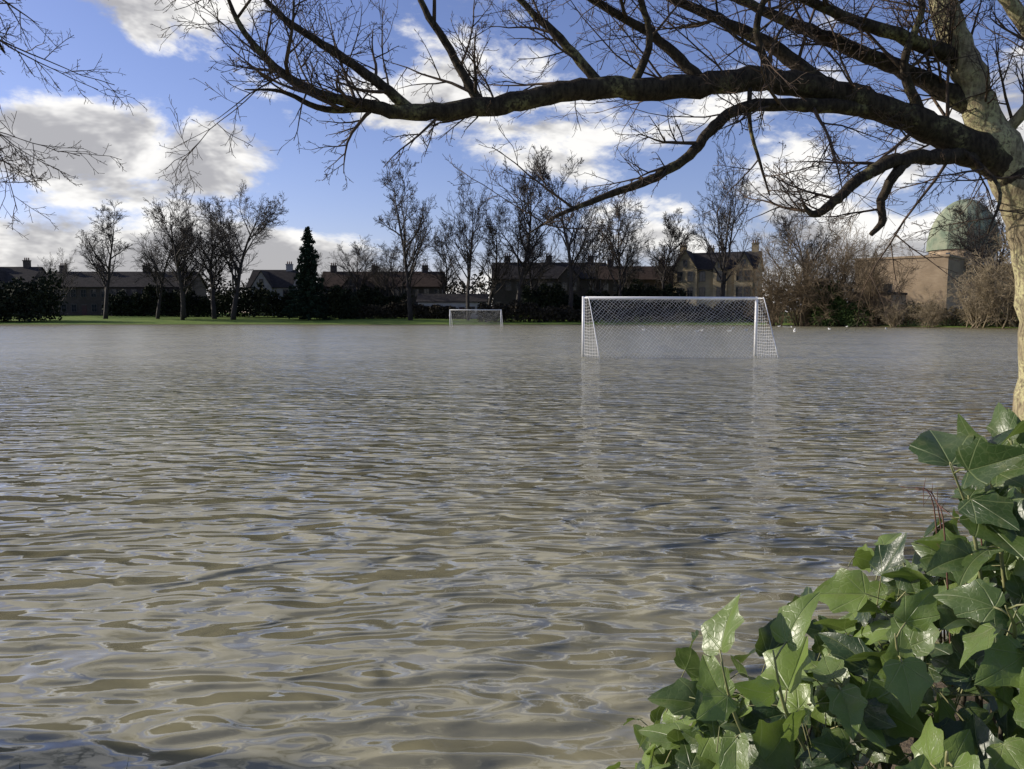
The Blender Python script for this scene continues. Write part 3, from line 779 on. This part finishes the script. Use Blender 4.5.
ul.data.foreach_set('uv', UV[li].astype(np.float32).ravel())
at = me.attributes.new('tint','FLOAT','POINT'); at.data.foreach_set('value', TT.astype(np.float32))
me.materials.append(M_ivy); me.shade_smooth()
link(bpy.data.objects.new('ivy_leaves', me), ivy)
wd = MB()
for k in range(70):
    x = Rs.uniform(0.42,2.0); y = Rs.uniform(1.2,1.6); zt = float(Htop(x,y))-0.10
    p = [Vector((x+Rs.gauss(0,.1),y+Rs.gauss(0,.05),0.0)), Vector((x+Rs.gauss(0,.06),y,zt*0.4)), Vector((x+Rs.gauss(0,.05),y,zt*0.75)), Vector((x,y,zt))]
    P2,R2 = catmull(p,[0.012,0.009,0.006,0.003],4); wd.tube(P2,R2,5)
wd.obj('woody_stems', M_wood, ivy)
stem.obj('ivy_stems', M_stem, ivy)
br = MB(); R = random.Random(12)
for k in range(5):
    x = R.uniform(0.83,1.0); y = R.uniform(1.4,1.7)
    p = [Vector((x,y,1.0)), Vector((x-0.03,y,1.30)), Vector((x+R.uniform(-.12,-.03),y+0.02,1.33+R.uniform(0,.05)))]
    P2,R2 = catmull(p,[0.0022,0.0016,0.0008],5); br.tube(P2,R2,5)
    for j in range(5):
        i = R.randrange(4,len(P2)-1); br.tube([P2[i],P2[i]+rv(0.02)],[0.001,0.0004],3)
br.obj('bramble', M_stem_red)

# near bank grass
R = random.Random(30); gv, gf = [], []
for k in range(5200):
    x = R.uniform(-4.2,5.5); y = R.uniform(1.0, 9)
    dd = float(sdf(np.array([x]),np.array([y]))[0])
    if dd < -0.06 or dd > 1.4: continue
    z = gh(x,y); hgt = R.uniform(0.03,0.13); a = R.uniform(0,6.28); w=0.0025
    lx,ly = R.gauss(0,0.04),R.gauss(0,0.04); b0=len(gv); cx,cy=math.cos(a)*w,math.sin(a)*w
    gv += [(x-cx,y-cy,z-.01),(x+cx,y+cy,z-.01),(x+lx*.4+cx*.7,y+ly*.4+cy*.7,z+hgt*.6),(x+lx*.4-cx*.7,y+ly*.4-cy*.7,z+hgt*.6),(x+lx,y+ly,z+hgt)]
    gf += [(b0,b0+1,b0+2,b0+3),(b0+3,b0+2,b0+4)]
mesh_obj('bank_grass', gv, gf, leafmass_mat('bank_grass_blades',(0.05,0.08,0.02),(0.14,0.14,0.05),6))

# ------------------------------------------------------------------ gulls
M_gullw = simple_mat('gull_white', (0.75,0.75,0.73),(0.8,0.8,0.78), 8, 0.7)
M_gullg = simple_mat('gull_grey', (0.32,0.34,0.37),(0.4,0.42,0.45), 8, 0.7)
M_beak = simple_mat('gull_beak', (0.5,0.15,0.03),(0.55,0.2,0.03), 8, 0.5)
def gull(x,y,rz,s=1.0):
    e = empty('gull',(x,y,0),rz); e.scale=(s,s,s)
    b = MB(); b.tube([VV(-.2,0,.07),VV(-.12,0,.065),VV(-.03,0,.06),VV(.07,0,.06),VV(.13,0,.085),VV(.155,0,.13),VV(.17,0,.165),VV(.2,0,.17),VV(.215,0,.168)],[.01,.045,.07,.072,.05,.034,.035,.03,.01],10)
    b.obj('body',M_gullw,e)
    w=MB()
    for sd in (-1,1): w.tube([VV(.06,sd*.055,.09),VV(-.04,sd*.06,.1),VV(-.15,sd*.03,.1),VV(-.27,sd*.008,.1)],[.02,.032,.022,.004],8)
    w.obj('wings',M_gullg,e)
    k=MB(); k.tube([VV(.21,0,.168),VV(.25,0,.16)],[.009,.003],6); k.obj('beak',M_beak,e)
R = random.Random(4)
for i in range(22):
    y = R.uniform(78,118); x = y*R.uniform(0.13,0.50) ; gull(x,y,R.uniform(0,6.28),R.uniform(0.95,1.15))

# ------------------------------------------------------------------ light & sky
az = math.radians(-76); el = math.radians(24)
S = Vector((math.sin(az)*math.cos(el), math.cos(az)*math.cos(el), math.sin(el)))
sun = bpy.data.lights.new('sun','SUN'); sun.energy = 5.0; sun.angle = math.radians(0.5); sun.color = (1.0,0.92,0.80)
so = bpy.data.objects.new('sun', sun); so.rotation_euler = S.to_track_quat('Z','Y').to_euler(); so.location=(-30,0,30); link(so)
w = bpy.data.worlds.new('World'); scene.world = w; w.use_nodes = True
nt = NT(w.node_tree); bg = w.node_tree.nodes['Background']
sky = nt.n('ShaderNodeTexSky', sky_type='NISHITA'); sky.sun_disc = False
sky.sun_elevation = el; sky.sun_rotation = az; sky.air_density = 1.0; sky.dust_density = 0.4; sky.ozone_density = 3.0
tc = nt.n('ShaderNodeTexCoord').outputs['Generated']
sp = nt.n('ShaderNodeSeparateXYZ'); nt.l(tc, sp.inputs[0])
azn = nt.m('ARCTAN2', sp.outputs[0], sp.outputs[1]); zn = sp.outputs[2]
vec = nt.mapping(tc, (1,1,2.0))
n1 = nt.noise(vec, 6.0, 7, 0.60, 0.2)
n2 = nt.noise(nt.mapping(tc,(1,1,2.0),(0,0,0),(0.02,0.0,0.06)), 6.0, 5, 0.6, 0.2)
def blob(a, e_, wa, we, amt):
    d1 = nt.m('DIVIDE', nt.m('SUBTRACT', azn, a), wa); d2 = nt.m('DIVIDE', nt.m('SUBTRACT', zn, e_), we)
    r2 = nt.m('ADD', nt.m('MULTIPLY', d1, d1), nt.m('MULTIPLY', d2, d2))
    return nt.m('MULTIPLY', nt.ss(r2, 0.0, 1.0, 1.0, 0.0), amt)
acc = None
for bb in [(-0.43,0.175,0.23,0.075,0.26),(-0.5,0.07,0.5,0.07,0.22),(-0.40,0.35,0.15,0.08,0.20),(-0.03,0.27,0.22,0.13,0.16),
           (0.42,0.17,0.45,0.2,0.14),(-0.5,0.60,0.9,0.24,0.34),(0.0,0.02,3.0,0.10,0.12),(0.3,0.62,0.4,0.15,0.14)]:
    x_ = blob(*bb); acc = x_ if acc is None else nt.m('ADD', acc, x_)
dens = nt.m('ADD', n1, acc)
clear = nt.m('ADD', blob(-0.17,0.13,0.24,0.12,0.14), blob(-0.56,0.29,0.16,0.07,0.16))
dens = nt.m('SUBTRACT', dens, clear)
alpha = nt.ss(dens, 0.56, 0.69)
thick = nt.ss(nt.m('ADD', nt.m('MULTIPLY', n2, 1.25), nt.m('MULTIPLY', acc, 0.9)), 0.70, 0.90)
ccol = nt.mix(nt.m('MULTIPLY', nt.m('MULTIPLY', thick, 0.9), nt.ss(zn, 0.36, 0.5, 1.0, 0.25)), (10.6,10.4,10.0), (4.0,3.95,4.1))
skc = nt.n('ShaderNodeMix'); skc.data_type='RGBA'; skc.blend_type='MULTIPLY'; skc.inputs[0].default_value=1.0
nt.l(sky.outputs[0], skc.inputs[6]); skc.inputs[7].default_value=(1.3,1.12,1.38,1)
col = nt.mix(nt.m('MULTIPLY', alpha, 0.95), skc.outputs[2], ccol)
nt.l(col, bg.inputs['Color']); bg.inputs['Strength'].default_value = 0.1

# ------------------------------------------------------------------ camera
cam = bpy.data.cameras.new('camera'); cam.lens = 27.4; cam.sensor_width = 36; cam.clip_start = 0.05; cam.clip_end = 8000
co = bpy.data.objects.new('camera', cam); co.location = (0,0,1.7); co.rotation_euler = (math.radians(90-5.09),0,0)
link(co); scene.camera = co
